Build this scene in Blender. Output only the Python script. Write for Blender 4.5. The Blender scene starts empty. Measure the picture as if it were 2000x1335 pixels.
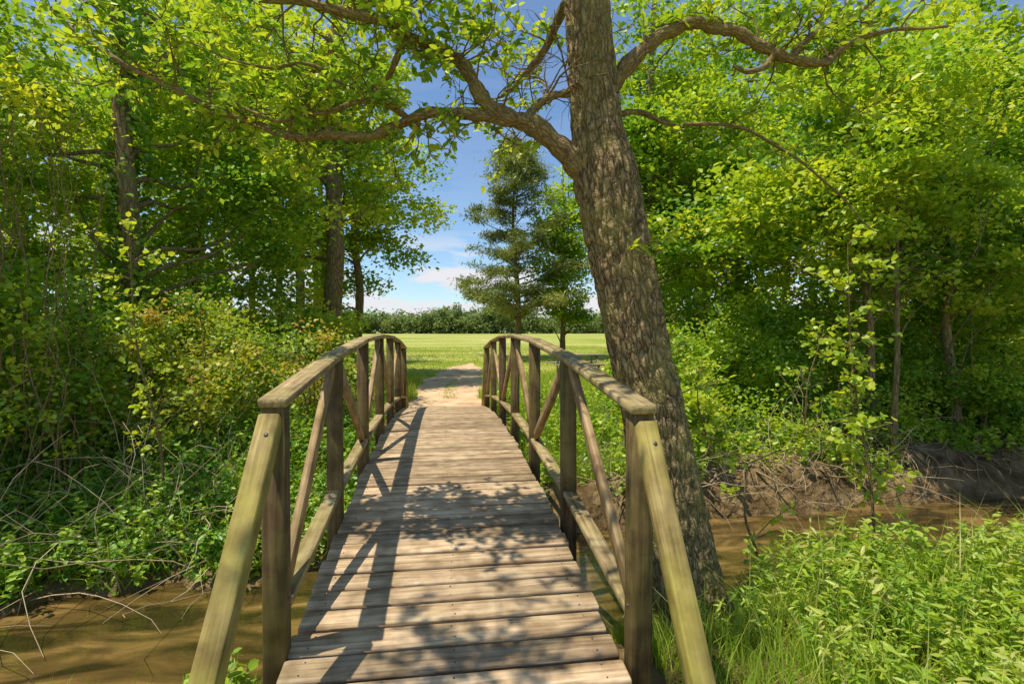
import bpy, math, random
import numpy as np
from mathutils import Vector, noise
rng=np.random.default_rng(7); random.seed(7)
scene=bpy.context.scene
def A(*a): return np.array(a,dtype=float)
def ss(t):
    t=np.clip(t,0,1); return t*t*(3-2*t)
def nrmz(v): return v/np.maximum(np.linalg.norm(v,axis=-1,keepdims=True),1e-9)

# ------------------------------------------------------------ geometry helper
class Geo:
    def __init__(s): s.v=[];s.q=[];s.t=[];s.n=0;s.ti=[];s.g=[]
    def add(s,V,quads=None,tris=None,tint=0.5,g=None):
        V=np.asarray(V,float).reshape(-1,3)
        if quads is not None and len(quads): s.q.append(np.asarray(quads,int)+s.n)
        if tris is not None and len(tris): s.t.append(np.asarray(tris,int)+s.n)
        s.v.append(V); s.n+=len(V)
        s.ti.append(np.broadcast_to(np.asarray(tint,float),(len(V),)).copy())
        s.g.append(V.copy() if g is None else np.asarray(g,float))
    def build(s,name,mat,parent=None,smooth=False,extra=None):
        V=np.concatenate(s.v)
        F=[]
        if s.q: F.append(np.concatenate(s.q))
        if s.t: F.append(np.concatenate(s.t))
        me=bpy.data.meshes.new(name)
        me.vertices.add(len(V)); me.vertices.foreach_set('co',V.astype(np.float32).ravel())
        lo=np.concatenate([f.ravel() for f in F])
        tot=np.concatenate([np.full(len(f),f.shape[1]) for f in F])
        st=np.concatenate([[0],np.cumsum(tot)[:-1]])
        me.loops.add(len(lo)); me.loops.foreach_set('vertex_index',lo.astype(np.int32))
        me.polygons.add(len(tot)); me.polygons.foreach_set('loop_start',st.astype(np.int32))
        me.update(calc_edges=True)
        a=me.attributes.new('tint','FLOAT','POINT'); a.data.foreach_set('value',np.concatenate(s.ti).astype(np.float32))
        a=me.attributes.new('gco','FLOAT_VECTOR','POINT'); a.data.foreach_set('vector',np.concatenate(s.g).astype(np.float32).ravel())
        if extra:
            for k,val in extra.items():
                a=me.attributes.new(k,'FLOAT','POINT'); a.data.foreach_set('value',val.astype(np.float32))
        if smooth: me.polygons.foreach_set('use_smooth',np.ones(len(tot),dtype=bool))
        me.materials.append(mat)
        ob=bpy.data.objects.new(name,me); scene.collection.objects.link(ob)
        if parent: ob.parent=parent
        return ob
def empty(name):
    e=bpy.data.objects.new(name,None); scene.collection.objects.link(e); return e

def catmull(P,R,sub):
    P=np.asarray(P,float);R=np.asarray(R,float);n=len(P)
    Pe=np.vstack([2*P[0]-P[1],P,2*P[-1]-P[-2]])
    out=[];ro=[]
    for i in range(n-1):
        p0,p1,p2,p3=Pe[i:i+4]
        for k in range(sub):
            t=k/sub
            out.append(.5*((2*p1)+(-p0+p2)*t+(2*p0-5*p1+4*p2-p3)*t*t+(-p0+3*p1-3*p2+p3)*t**3))
            ro.append(R[i]*(1-t)+R[i+1]*t)
    out.append(P[-1]);ro.append(R[-1])
    return np.array(out),np.array(ro)
def tube(geo,P,R,segs=6,tint=.5,disp=None):
    P=np.asarray(P,float);R=np.asarray(R,float);n=len(P)
    T=nrmz(np.gradient(P,axis=0))
    ref=A(0,1,0) if abs(T[0][1])<.8 else A(1,0,0)
    U=np.zeros_like(P);u=ref
    for i in range(n):
        u=u-T[i]*np.dot(u,T[i]); u=u/np.linalg.norm(u); U[i]=u
    W=np.cross(T,U)
    an=np.linspace(0,2*math.pi,segs,endpoint=False)
    c=np.cos(an)[None,:,None];s_=np.sin(an)[None,:,None]
    RR=R[:,None]*np.ones((1,segs))
    L=np.concatenate([[0],np.cumsum(np.linalg.norm(np.diff(P,axis=0),axis=1))])
    if disp is not None: RR=RR+disp(RR,an,L)
    V=P[:,None,:]+RR[:,:,None]*(U[:,None,:]*c+W[:,None,:]*s_)
    g=np.stack([R[:,None]*np.cos(an),R[:,None]*np.sin(an),L[:,None]*np.ones(segs)],-1)
    i=np.arange(n-1)[:,None]*segs; j=np.arange(segs)[None,:]; j2=(j+1)%segs
    Q=np.stack([i+j,i+j2,i+segs+j2,i+segs+j],-1).reshape(-1,4)
    geo.add(V.reshape(-1,3),Q,None,tint,g.reshape(-1,3))

LEAF2=(A(0,0,0, .3,.26,.06, .68,.22,.03, 1,0,-.08, .68,-.22,.03, .3,-.26,.06).reshape(-1,3),np.array([[0,1,2,3],[0,3,4,5]]))
NARR=(A(0,0,0, .3,.15,.04, .65,.12,.0, 1,0,-.14, .65,-.12,.0, .3,-.15,.04).reshape(-1,3),np.array([[0,1,2,3],[0,3,4,5]]))
LEAF1=(A(0,0,0, .45,.34,.08, 1,0,-.05, .45,-.34,.08).reshape(-1,3),np.array([[0,1,2,3]]))
ROUND=(A(0,0,0, .25,.4,.04, .7,.36,.03, 1,0,-.08, .7,-.36,.03, .25,-.4,.04).reshape(-1,3),np.array([[0,1,2,3],[0,3,4,5]]))
NEED=(A(0,0,0, .5,.12,.02, 1,0,-.05, .5,-.12,.02).reshape(-1,3),np.array([[0,1,2,3]]))
def leaves(geo,pos,size,tmpl=LEAF1,up=.6,tint=None,axis=None,spread=1.0):
    n=len(pos)
    nn=rng.normal(size=(n,3)); nn[:,2]=np.abs(nn[:,2])+up; nn=nrmz(nn)
    t=rng.normal(size=(n,3))*spread
    if axis is not None: t=t+axis
    t=nrmz(t-nn*np.sum(t*nn,1,keepdims=True)); b=np.cross(nn,t)
    T,F=tmpl
    s=(size*rng.uniform(.6,1.25,n))[:,None,None]
    V=pos[:,None,:]+s*(T[None,:,0:1]*t[:,None]+T[None,:,1:2]*b[:,None]+T[None,:,2:3]*nn[:,None])
    k=len(T)
    Q=(np.arange(n)[:,None,None]*k+F[None]).reshape(-1,4)
    if tint is None: tint=rng.uniform(.2,.8,n)
    geo.add(V.reshape(-1,3),Q,None,np.repeat(tint,k))

# ------------------------------------------------------------ materials
def newmat(name):
    m=bpy.data.materials.new(name); m.use_nodes=True
    nt=m.node_tree; nt.nodes.clear()
    return m,nt,nt.nodes,nt.links
def N(nodes,t,**kw):
    n=nodes.new(t)
    for k,v in kw.items(): setattr(n,k,v)
    return n
def ramp(nodes,stops):
    r=nodes.new('ShaderNodeValToRGB'); e=r.color_ramp.elements
    while len(e)<len(stops): e.new(.5)
    for i,(p,c) in enumerate(stops): e[i].position=p; e[i].color=(*c,1)
    return r
def leafmat(name,cols,trans=1.5,mix=.45,gloss=.05):
    m,nt,nd,lk=newmat(name)
    at=N(nd,'ShaderNodeAttribute',attribute_name='tint')
    r=ramp(nd,[(i/(len(cols)-1),c) for i,c in enumerate(cols)])
    lk.new(at.outputs['Fac'],r.inputs[0])
    d=N(nd,'ShaderNodeBsdfDiffuse'); lk.new(r.outputs[0],d.inputs[0])
    mu=N(nd,'ShaderNodeMix',data_type='RGBA',blend_type='MULTIPLY'); mu.inputs[0].default_value=1
    lk.new(r.outputs[0],mu.inputs[6]); mu.inputs[7].default_value=(trans*1.08,trans,trans*.5,1)
    mu.clamp_result=False
    t=N(nd,'ShaderNodeBsdfTranslucent'); lk.new(mu.outputs[2],t.inputs[0])
    x=N(nd,'ShaderNodeMixShader'); x.inputs[0].default_value=mix
    lk.new(d.outputs[0],x.inputs[1]); lk.new(t.outputs[0],x.inputs[2])
    g=N(nd,'ShaderNodeBsdfGlossy'); g.inputs['Roughness'].default_value=.45; g.inputs[0].default_value=(.8,.85,.6,1)
    y=N(nd,'ShaderNodeMixShader'); y.inputs[0].default_value=gloss
    lk.new(x.outputs[0],y.inputs[1]); lk.new(g.outputs[0],y.inputs[2])
    o=N(nd,'ShaderNodeOutputMaterial'); lk.new(y.outputs[0],o.inputs[0])
    return m
M_leaf=leafmat('leaf_lime',[(.10,.24,.024),(.25,.42,.032),(.43,.55,.042),(.60,.64,.06)],1.4,.5)
M_leaf_l=leafmat('leaf_left',[(.11,.25,.028),(.27,.43,.034),(.45,.56,.042),(.62,.64,.055)],1.4,.5)
M_ivy=leafmat('leaf_ivy',[(.09,.24,.03),(.20,.39,.038),(.35,.50,.045),(.50,.58,.07)],1.4,.4)
M_shrub=leafmat('leaf_shrub',[(.13,.25,.025),(.26,.39,.032),(.42,.48,.042),(.56,.36,.09)],1.4,.45)
M_cedar=leafmat('leaf_cedar',[(.10,.14,.045),(.17,.22,.055),(.25,.29,.07),(.34,.36,.10)],1.3,.35)
M_grass=leafmat('grass_blade',[(.15,.29,.025),(.28,.43,.035),(.42,.53,.05),(.58,.54,.2)],1.4,.45)
M_far_haze=leafmat('leaf_far_haze',[(.12,.18,.06),(.17,.24,.08),(.22,.29,.10),(.27,.33,.13)],1.2,.3,.0)  # distance haze put into the leaf colour, paler and bluer

def barkmat(name,c1,c2,moss,scale=1.0,bump=.9):
    m,nt,nd,lk=newmat(name)
    at=N(nd,'ShaderNodeAttribute',attribute_name='gco')
    mp=N(nd,'ShaderNodeMapping'); mp.inputs['Scale'].default_value=(30*scale,30*scale,9*scale)
    lk.new(at.outputs['Vector'],mp.inputs[0])
    nz=N(nd,'ShaderNodeTexNoise'); nz.inputs['Scale'].default_value=.7; nz.inputs['Detail'].default_value=4
    lk.new(mp.outputs[0],nz.inputs['Vector'])
    ad=N(nd,'ShaderNodeVectorMath',operation='ADD'); lk.new(mp.outputs[0],ad.inputs[0])
    sc=N(nd,'ShaderNodeVectorMath',operation='SCALE'); sc.inputs['Scale'].default_value=1.6
    lk.new(nz.outputs['Color'],sc.inputs[0]); lk.new(sc.outputs[0],ad.inputs[1])
    vo=N(nd,'ShaderNodeTexVoronoi',feature='DISTANCE_TO_EDGE'); vo.inputs['Scale'].default_value=1.0
    lk.new(ad.outputs[0],vo.inputs['Vector'])
    r=ramp(nd,[(0,c2),(.10,tuple(.55*a+.45*b for a,b in zip(c1,c2))),(.32,c1)])
    lk.new(vo.outputs[0],r.inputs[0])
    n2=N(nd,'ShaderNodeTexNoise'); n2.inputs['Scale'].default_value=3.5; n2.inputs['Detail'].default_value=6
    lk.new(at.outputs['Vector'],n2.inputs['Vector'])
    r2=ramp(nd,[(.42,(0,0,0)),(.68,(.65,.65,.65))]); lk.new(n2.outputs['Fac'],r2.inputs[0])
    mx=N(nd,'ShaderNodeMix',data_type='RGBA'); lk.new(r2.outputs[0],mx.inputs[0]); lk.new(r.outputs[0],mx.inputs[6]); mx.inputs[7].default_value=(*moss,1)
    n3=N(nd,'ShaderNodeTexNoise'); n3.inputs['Scale'].default_value=60; n3.inputs['Detail'].default_value=5
    lk.new(at.outputs['Vector'],n3.inputs['Vector'])
    mm=N(nd,'ShaderNodeMix',data_type='RGBA',blend_type='OVERLAY'); mm.inputs[0].default_value=.6
    lk.new(mx.outputs[2],mm.inputs[6]); lk.new(n3.outputs['Fac'],mm.inputs[7])
    p=N(nd,'ShaderNodeBsdfPrincipled'); p.inputs['Roughness'].default_value=.9; p.inputs['Specular IOR Level'].default_value=.2
    lk.new(mm.outputs[2],p.inputs['Base Color'])
    mi=N(nd,'ShaderNodeMath',operation='MINIMUM'); mi.inputs[1].default_value=.35; lk.new(vo.outputs[0],mi.inputs[0])
    ma=N(nd,'ShaderNodeMath',operation='MULTIPLY_ADD'); ma.inputs[1].default_value=.35; lk.new(n3.outputs['Fac'],ma.inputs[0]); lk.new(mi.outputs[0],ma.inputs[2])
    b=N(nd,'ShaderNodeBump'); b.inputs['Strength'].default_value=bump; b.inputs['Distance'].default_value=.04
    lk.new(ma.outputs[0],b.inputs['Height']); lk.new(b.outputs[0],p.inputs['Normal'])
    o=N(nd,'ShaderNodeOutputMaterial'); lk.new(p.outputs[0],o.inputs[0]); return m
M_bark=barkmat('bark_hero',(.42,.30,.145),(.07,.045,.022),(.36,.30,.09),1.05,1.0)
M_bark2=barkmat('bark_woods',(.34,.24,.12),(.10,.07,.035),(.26,.24,.08),.5)
M_limb=barkmat('bark_limb',(.34,.24,.10),(.11,.07,.035),(.30,.24,.07),1.5,.5)

def woodmat(name,lo,hi,moss,mossamt):
    m,nt,nd,lk=newmat(name)
    at=N(nd,'ShaderNodeAttribute',attribute_name='gco'); ti=N(nd,'ShaderNodeAttribute',attribute_name='tint')
    mp=N(nd,'ShaderNodeMapping'); mp.inputs['Scale'].default_value=(2.2,42,42); lk.new(at.outputs['Vector'],mp.inputs[0])
    nz=N(nd,'ShaderNodeTexNoise'); nz.inputs['Scale'].default_value=1; nz.inputs['Detail'].default_value=6; nz.inputs['Distortion'].default_value=.6
    lk.new(mp.outputs[0],nz.inputs['Vector'])
    r=ramp(nd,[(.28,tuple(c*.5 for c in lo)),(.45,lo),(.68,hi)]); lk.new(nz.outputs['Fac'],r.inputs[0])
    n2=N(nd,'ShaderNodeTexNoise'); n2.inputs['Scale'].default_value=3.0; n2.inputs['Detail'].default_value=7; n2.inputs['Roughness'].default_value=.65
    lk.new(at.outputs['Vector'],n2.inputs['Vector'])
    r2=ramp(nd,[(.5-.2*mossamt,(0,0,0)),(.78-.2*mossamt,(mossamt,)*3)]); lk.new(n2.outputs['Fac'],r2.inputs[0])
    mx=N(nd,'ShaderNodeMix',data_type='RGBA'); lk.new(r2.outputs[0],mx.inputs[0]); lk.new(r.outputs[0],mx.inputs[6]); mx.inputs[7].default_value=(*moss,1)
    n4=N(nd,'ShaderNodeTexNoise'); n4.inputs['Scale'].default_value=9; n4.inputs['Detail'].default_value=5
    lk.new(at.outputs['Vector'],n4.inputs['Vector'])
    r4=ramp(nd,[(.3,(.48,.44,.39)),(.6,(1,1,1)),(.8,(1.0,1.0,1.0))]); lk.new(n4.outputs['Fac'],r4.inputs[0])
    mw=N(nd,'ShaderNodeMix',data_type='RGBA',blend_type='MULTIPLY'); mw.inputs[0].default_value=.85
    lk.new(mx.outputs[2],mw.inputs[6]); lk.new(r4.outputs[0],mw.inputs[7])
    mr=N(nd,'ShaderNodeMapRange'); mr.inputs['To Min'].default_value=.72; mr.inputs['To Max'].default_value=1.22; lk.new(ti.outputs['Fac'],mr.inputs[0])
    mt=N(nd,'ShaderNodeVectorMath',operation='SCALE'); lk.new(mw.outputs[2],mt.inputs[0]); lk.new(mr.outputs[0],mt.inputs['Scale'])
    p=N(nd,'ShaderNodeBsdfPrincipled'); p.inputs['Roughness'].default_value=.72; p.inputs['Specular IOR Level'].default_value=.2
    lk.new(mt.outputs[0],p.inputs['Base Color'])
    b=N(nd,'ShaderNodeBump'); b.inputs['Strength'].default_value=.65; b.inputs['Distance'].default_value=.007
    lk.new(nz.outputs['Fac'],b.inputs['Height']); lk.new(b.outputs[0],p.inputs['Normal'])
    o=N(nd,'ShaderNodeOutputMaterial'); lk.new(p.outputs[0],o.inputs[0]); return m
M_deck=woodmat('deck_wood',(.46,.315,.18),(.68,.52,.335),(.34,.30,.11),.25)
M_rail=woodmat('rail_wood',(.36,.26,.125),(.55,.42,.23),(.34,.30,.08),.5)
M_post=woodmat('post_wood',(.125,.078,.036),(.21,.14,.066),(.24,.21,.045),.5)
M_end=woodmat('brace_wood',(.28,.205,.075),(.43,.33,.13),(.40,.35,.055),.7)
M_diag=woodmat('diagonal_wood',(.38,.25,.12),(.55,.39,.21),(.31,.26,.075),.3)
def plain(name,c,rough=.6,metal=0):
    m,nt,nd,lk=newmat(name); p=N(nd,'ShaderNodeBsdfPrincipled')
    nz=N(nd,'ShaderNodeTexNoise'); nz.inputs['Scale'].default_value=40
    mx=N(nd,'ShaderNodeMix',data_type='RGBA'); lk.new(nz.outputs['Fac'],mx.inputs[0]); mx.inputs[6].default_value=(*[k*.7 for k in c],1); mx.inputs[7].default_value=(*[k*1.3 for k in c],1)
    lk.new(mx.outputs[2],p.inputs['Base Color'])
    p.inputs['Roughness'].default_value=rough; p.inputs['Metallic'].default_value=metal
    o=N(nd,'ShaderNodeOutputMaterial'); lk.new(p.outputs[0],o.inputs[0]); return m
M_bolt=plain('bolt_steel',(.12,.11,.10),.5,.6)
M_twig=plain('dry_twig',(.52,.40,.24),.9)
M_root=plain('root_bark',(.26,.18,.09),.9)
M_table=plain('table_wood',(.3,.26,.18),.8)

def groundmat():
    m,nt,nd,lk=newmat('terrain_ground')
    geo=N(nd,'ShaderNodeNewGeometry'); ti=N(nd,'ShaderNodeAttribute',attribute_name='field'); du=N(nd,'ShaderNodeAttribute',attribute_name='mud')
    def nz(s,d=6,vec=None):
        n=N(nd,'ShaderNodeTexNoise'); n.inputs['Scale'].default_value=s; n.inputs['Detail'].default_value=d
        lk.new(vec or geo.outputs['Position'],n.inputs['Vector']); return n
    n1=nz(6,8); litter=ramp(nd,[(.3,(.08,.055,.022)),(.5,(.18,.125,.05)),(.7,(.30,.22,.10))]); lk.new(n1.outputs['Fac'],litter.inputs[0])
    mpf=N(nd,'ShaderNodeMapping'); mpf.inputs['Scale'].default_value=(.5,1.6,1); lk.new(geo.outputs['Position'],mpf.inputs[0])
    nb=nz(.14,9,mpf.outputs[0]); fieldc=ramp(nd,[(.32,(.24,.31,.04)),(.46,(.34,.38,.06)),(.55,(.46,.44,.12)),(.68,(.56,.50,.20))]); lk.new(nb.outputs['Fac'],fieldc.inputs[0])
    nf=nz(5,8); fm=N(nd,'ShaderNodeMix',data_type='RGBA',blend_type='OVERLAY'); fm.inputs[0].default_value=.8
    lk.new(fieldc.outputs[0],fm.inputs[6]); lk.new(nf.outputs['Fac'],fm.inputs[7])
    n2=nz(3.5,9); mud=ramp(nd,[(.3,(.08,.05,.02)),(.5,(.19,.125,.055)),(.7,(.34,.24,.115))]); lk.new(n2.outputs['Fac'],mud.inputs[0])
    a=N(nd,'ShaderNodeMix',data_type='RGBA'); lk.new(ti.outputs['Fac'],a.inputs[0]); lk.new(litter.outputs[0],a.inputs[6]); lk.new(fm.outputs[2],a.inputs[7])
    b=N(nd,'ShaderNodeMix',data_type='RGBA'); lk.new(du.outputs['Fac'],b.inputs[0]); lk.new(a.outputs[2],b.inputs[6]); lk.new(mud.outputs[0],b.inputs[7])
    p=N(nd,'ShaderNodeBsdfPrincipled'); p.inputs['Roughness'].default_value=.95; p.inputs['Specular IOR Level'].default_value=.1
    lk.new(b.outputs[2],p.inputs['Base Color'])
    n5=nz(9,10); bp=N(nd,'ShaderNodeBump'); bp.inputs['Strength'].default_value=1; bp.inputs['Distance'].default_value=.12
    lk.new(n5.outputs['Fac'],bp.inputs['Height']); lk.new(bp.outputs[0],p.inputs['Normal'])
    o=N(nd,'ShaderNodeOutputMaterial'); lk.new(p.outputs[0],o.inputs[0]); return m
def pathmat():
    m,nt,nd,lk=newmat('path_dirt'); geo=N(nd,'ShaderNodeNewGeometry')
    n=N(nd,'ShaderNodeTexNoise'); n.inputs['Scale'].default_value=2.2; n.inputs['Detail'].default_value=9; lk.new(geo.outputs['Position'],n.inputs['Vector'])
    r=ramp(nd,[(.3,(.42,.25,.13)),(.5,(.66,.44,.25)),(.7,(.76,.56,.36))]); lk.new(n.outputs['Fac'],r.inputs[0])
    p=N(nd,'ShaderNodeBsdfPrincipled'); p.inputs['Roughness'].default_value=.95; lk.new(r.outputs[0],p.inputs['Base Color'])
    b=N(nd,'ShaderNodeBump'); b.inputs['Distance'].default_value=.05; b.inputs['Strength'].default_value=.8; lk.new(n.outputs['Fac'],b.inputs['Height']); lk.new(b.outputs[0],p.inputs['Normal'])
    o=N(nd,'ShaderNodeOutputMaterial'); lk.new(p.outputs[0],o.inputs[0]); return m
def watermat():
    m,nt,nd,lk=newmat('creek_water'); geo=N(nd,'ShaderNodeNewGeometry')
    mp0=N(nd,'ShaderNodeMapping'); mp0.inputs['Scale'].default_value=(.8,2.4,1); lk.new(geo.outputs['Position'],mp0.inputs[0])
    n=N(nd,'ShaderNodeTexNoise'); n.inputs['Scale'].default_value=1.4; n.inputs['Detail'].default_value=6; n.inputs['Distortion'].default_value=1.2; lk.new(mp0.outputs[0],n.inputs['Vector'])
    r=ramp(nd,[(.38,(.035,.026,.008)),(.54,(.12,.075,.022)),(.68,(.28,.17,.055))]); lk.new(n.outputs['Fac'],r.inputs[0])  # dark and bright streaks put shade and sun patches into the water colour
    p=N(nd,'ShaderNodeBsdfPrincipled'); p.inputs['Roughness'].default_value=.02; p.inputs['IOR'].default_value=1.7
    lk.new(r.outputs[0],p.inputs['Base Color'])
    mp=N(nd,'ShaderNodeMapping'); mp.inputs['Scale'].default_value=(1.6,5,1); lk.new(geo.outputs['Position'],mp.inputs[0])
    n2=N(nd,'ShaderNodeTexNoise'); n2.inputs['Scale'].default_value=1.8; n2.inputs['Detail'].default_value=3; lk.new(mp.outputs[0],n2.inputs['Vector'])
    b=N(nd,'ShaderNodeBump'); b.inputs['Distance'].default_value=.03; b.inputs['Strength'].default_value=.3; lk.new(n2.outputs['Fac'],b.inputs['Height']); lk.new(b.outputs[0],p.inputs['Normal'])
    o=N(nd,'ShaderNodeOutputMaterial'); lk.new(p.outputs[0],o.inputs[0]); return m

# ------------------------------------------------------------ terrain
WZ=-.98
def yc(x):
    x=np.clip(x,-25,25); return 4.8+.13*x+.2*np.sin(x*.4+.5)
def hw(x): return np.where(x>0,np.clip(.95-.01*x,.6,1.3),np.clip(.95+.16*x,.55,1.3))
def wob(x,y):
    return (.05*np.sin(x*1.7+y*.9)+.04*np.sin(x*3.1-y*2.3+1)+.025*np.sin(x*6.3+y*5.1)+.02*np.sin(-x*9+y*7.7))
def terr(x,y):
    x=np.asarray(x,float);y=np.asarray(y,float)
    s=y-yc(x);h=hw(x)
    near=ss((-s-h+.2)/2.0)
    tf=s-h+.2
    right=ss((x-.8)/1.5)
    fl=ss(tf/3.2)**.8; fr=.66*ss(tf/.8)+.34*ss((tf-.75)/3.2)
    prof=np.where(s<0,near,fl*(1-right)+fr*right)
    z=-1.25+1.25*prof
    bank=np.clip(1-np.abs(s)/9,0,1)
    onbridge=np.exp(-((x-.05)/1.2)**2)
    z=z+wob(x,y)*(.25+1.4*bank)*(1-.7*onbridge)
    z=z+np.clip((y-20)/100,0,1)*.55
    return z
def spaced(lo,hi,dlo,dhi,step):
    a=np.arange(dlo,dhi,step)
    def ext(start,end,st):
        o=[];p=start;s=st
        while abs(p-start)<abs(end-start):
            s*=1.18; p=p+math.copysign(s,end-start); o.append(p)
        return o
    return np.array(sorted(ext(dlo,lo,step))+list(a)+sorted(ext(dhi,hi,step)))
xs=spaced(-900,900,-12,14,.11); ys=spaced(-300,1200,-1,14,.09)
X,Y=np.meshgrid(xs,ys); Z=terr(X,Y)
g=Geo(); nx=len(xs); ny=len(ys)
i=np.arange(ny-1)[:,None]*nx; j=np.arange(nx-1)[None,:]
Q=np.stack([i+j,i+j+1,i+nx+j+1,i+nx+j],-1).reshape(-1,4)
g.add(np.stack([X,Y,Z],-1).reshape(-1,3),Q)
S=Y-yc(X)
edgeL=-.6-.14*Y+ .4*np.sin(Y*.3)
edgeR=.34*Y-.2
field=ss((Y-10.5)/3)*ss((X-edgeL)/1.5+.5)*ss((edgeR-X)/2+.5)
field=np.maximum(field,ss((Y-34)/8)); field=np.maximum(field,.5*ss((2.2-Y)/1.0))
mud=ss((1.75-np.abs(S))/.9)
mud=np.maximum(mud,ss((X-1)/1.)*ss((S)/.5)*ss((3.0-S)/.8))
terrain=g.build('terrain',groundmat(),smooth=True,extra={'field':field.ravel(),'mud':mud.ravel()})
g=Geo(); wx=np.arange(-60,60,.4); V=[]
for w in (-1.9,1.9):
    V.append(np.stack([wx,yc(wx)+w,np.full_like(wx,WZ)],-1))
n=len(wx); V=np.concatenate(V); k=np.arange(n-1)
g.add(V,np.stack([k,k+1,n+k+1,n+k],-1)); g.build('creek_water',watermat())
# dirt path
def pw(y): return (1.0+.12*np.sin(y*.9)+.10*np.sin(y*2.3+1)+.06*np.sin(y*5.1))*np.clip((25-y)/5,.05,1)
def pc(y): return .08+.012*np.clip(y-10,0,30)**1.75
g=Geo(); py=np.arange(9.6,24.8,.12); px=np.linspace(-1,1,15)
PX,PY=np.meshgrid(px,py)
XX=pc(PY)+PX*pw(PY)
ZZ=terr(XX,PY)+.012-.04*(np.abs(PX)>.95)
g.add(np.stack([XX,PY,ZZ],-1).reshape(-1,3),np.concatenate([np.stack([np.arange(14)+r*15,np.arange(14)+1+r*15,np.arange(14)+16+r*15,np.arange(14)+15+r*15],-1) for r in range(len(py)-1)]))
g.build('dirt_path',pathmat(),smooth=True)
def pathmask(x,y): return (np.abs(x-pc(y))<pw(y)*.9)&(y>8)&(y<24.5)

# ------------------------------------------------------------ footbridge
BX=.05; CY=5.95
def dz(y): return .42-.0182*(y-CY)**2
bridge=empty('wooden_footbridge')
def beam(geo,p0,p1,w,t,up=(0,0,1),ch=.006,tint=.5):
    p0=A(*p0);p1=A(*p1);d=p1-p0;L=np.linalg.norm(d);Xa=d/L
    Ya=np.cross(A(*up),Xa);Ya/=np.linalg.norm(Ya);Za=np.cross(Xa,Ya)
    a=w/2;b=t/2
    cs=[(a-ch,-b),(a,-b+ch),(a,b-ch),(a-ch,b),(-a+ch,b),(-a,b-ch),(-a,-b+ch),(-a+ch,-b)]
    off=rng.random(3)*20
    V=[];G=[]
    for s,inset in ((0,ch),(ch,0),(L-ch,0),(L,ch)):
        for (y,z) in cs:
            f=1-inset/max(a,b) if inset else 1
            V.append(p0+Xa*s+Ya*y*f+Za*z*f); G.append(A(s,y,z)+off)
    Q=[]
    for r in range(3):
        for k in range(8):
            k2=(k+1)%8; Q.append([r*8+k,r*8+k2,r*8+8+k2,r*8+8+k])
    Q+=[[3,2,1,0],[4,3,0,7],[7,6,5,4]]; o=24
    Q+=[[o,o+1,o+2,o+3],[o+7,o,o+3,o+4],[o+4,o+5,o+6,o+7]]
    geo.add(np.array(V),Q,None,tint,np.array(G))
deck=Geo(); nails=Geo()
def disc(geo,c,nrm,r,h):
    c=A(*c);nrm=nrmz(A(*nrm)); u=np.cross(nrm,A(.3,.5,.8));u/=np.linalg.norm(u);v=np.cross(nrm,u)
    an=np.linspace(0,2*math.pi,8,endpoint=False)
    ring=np.array([u*math.cos(t)*r+v*math.sin(t)*r for t in an])
    V=np.vstack([c+ring,c+ring*.85+nrm*h]); Q=[[k,(k+1)%8,8+(k+1)%8,8+k] for k in range(8)]+[[8,9,10,11],[8,11,12,15],[12,13,14,15]]
    geo.add(V,Q)
y=1.86
while y<10.05:
    w=.135+random.uniform(-.004,.004); yaw=random.uniform(-.004,.004); e=random.uniform(-.014,.014)
    yc_=y+w/2; sl=-.0364*(yc_-CY); up=nrmz(A(0,-sl+random.uniform(-.02,.02),1))
    z=dz(yc_)-.02+random.uniform(-.003,.003)
    beam(deck,(BX-.73+e,yc_-yaw,z),(BX+.73+e,yc_+yaw,z+random.uniform(-.002,.002)),w,.04,up=up,ch=.007,tint=random.uniform(0,1))
    for sx in (-.64,.64,0):
        for q in (-.035,.035):
            disc(nails,(BX+sx+random.uniform(-.012,.012),yc_+q,z+.0195+sl*q),up,.0045,.003)
    y+=w+random.uniform(.015,.023)
deck.build('deck_planks',M_deck,bridge); 
posts=Geo();rails=Geo();low=Geo();diag=Geo();ends=Geo();string=Geo()
HR=1.11
def rz(y): return dz(y)+HR
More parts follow.
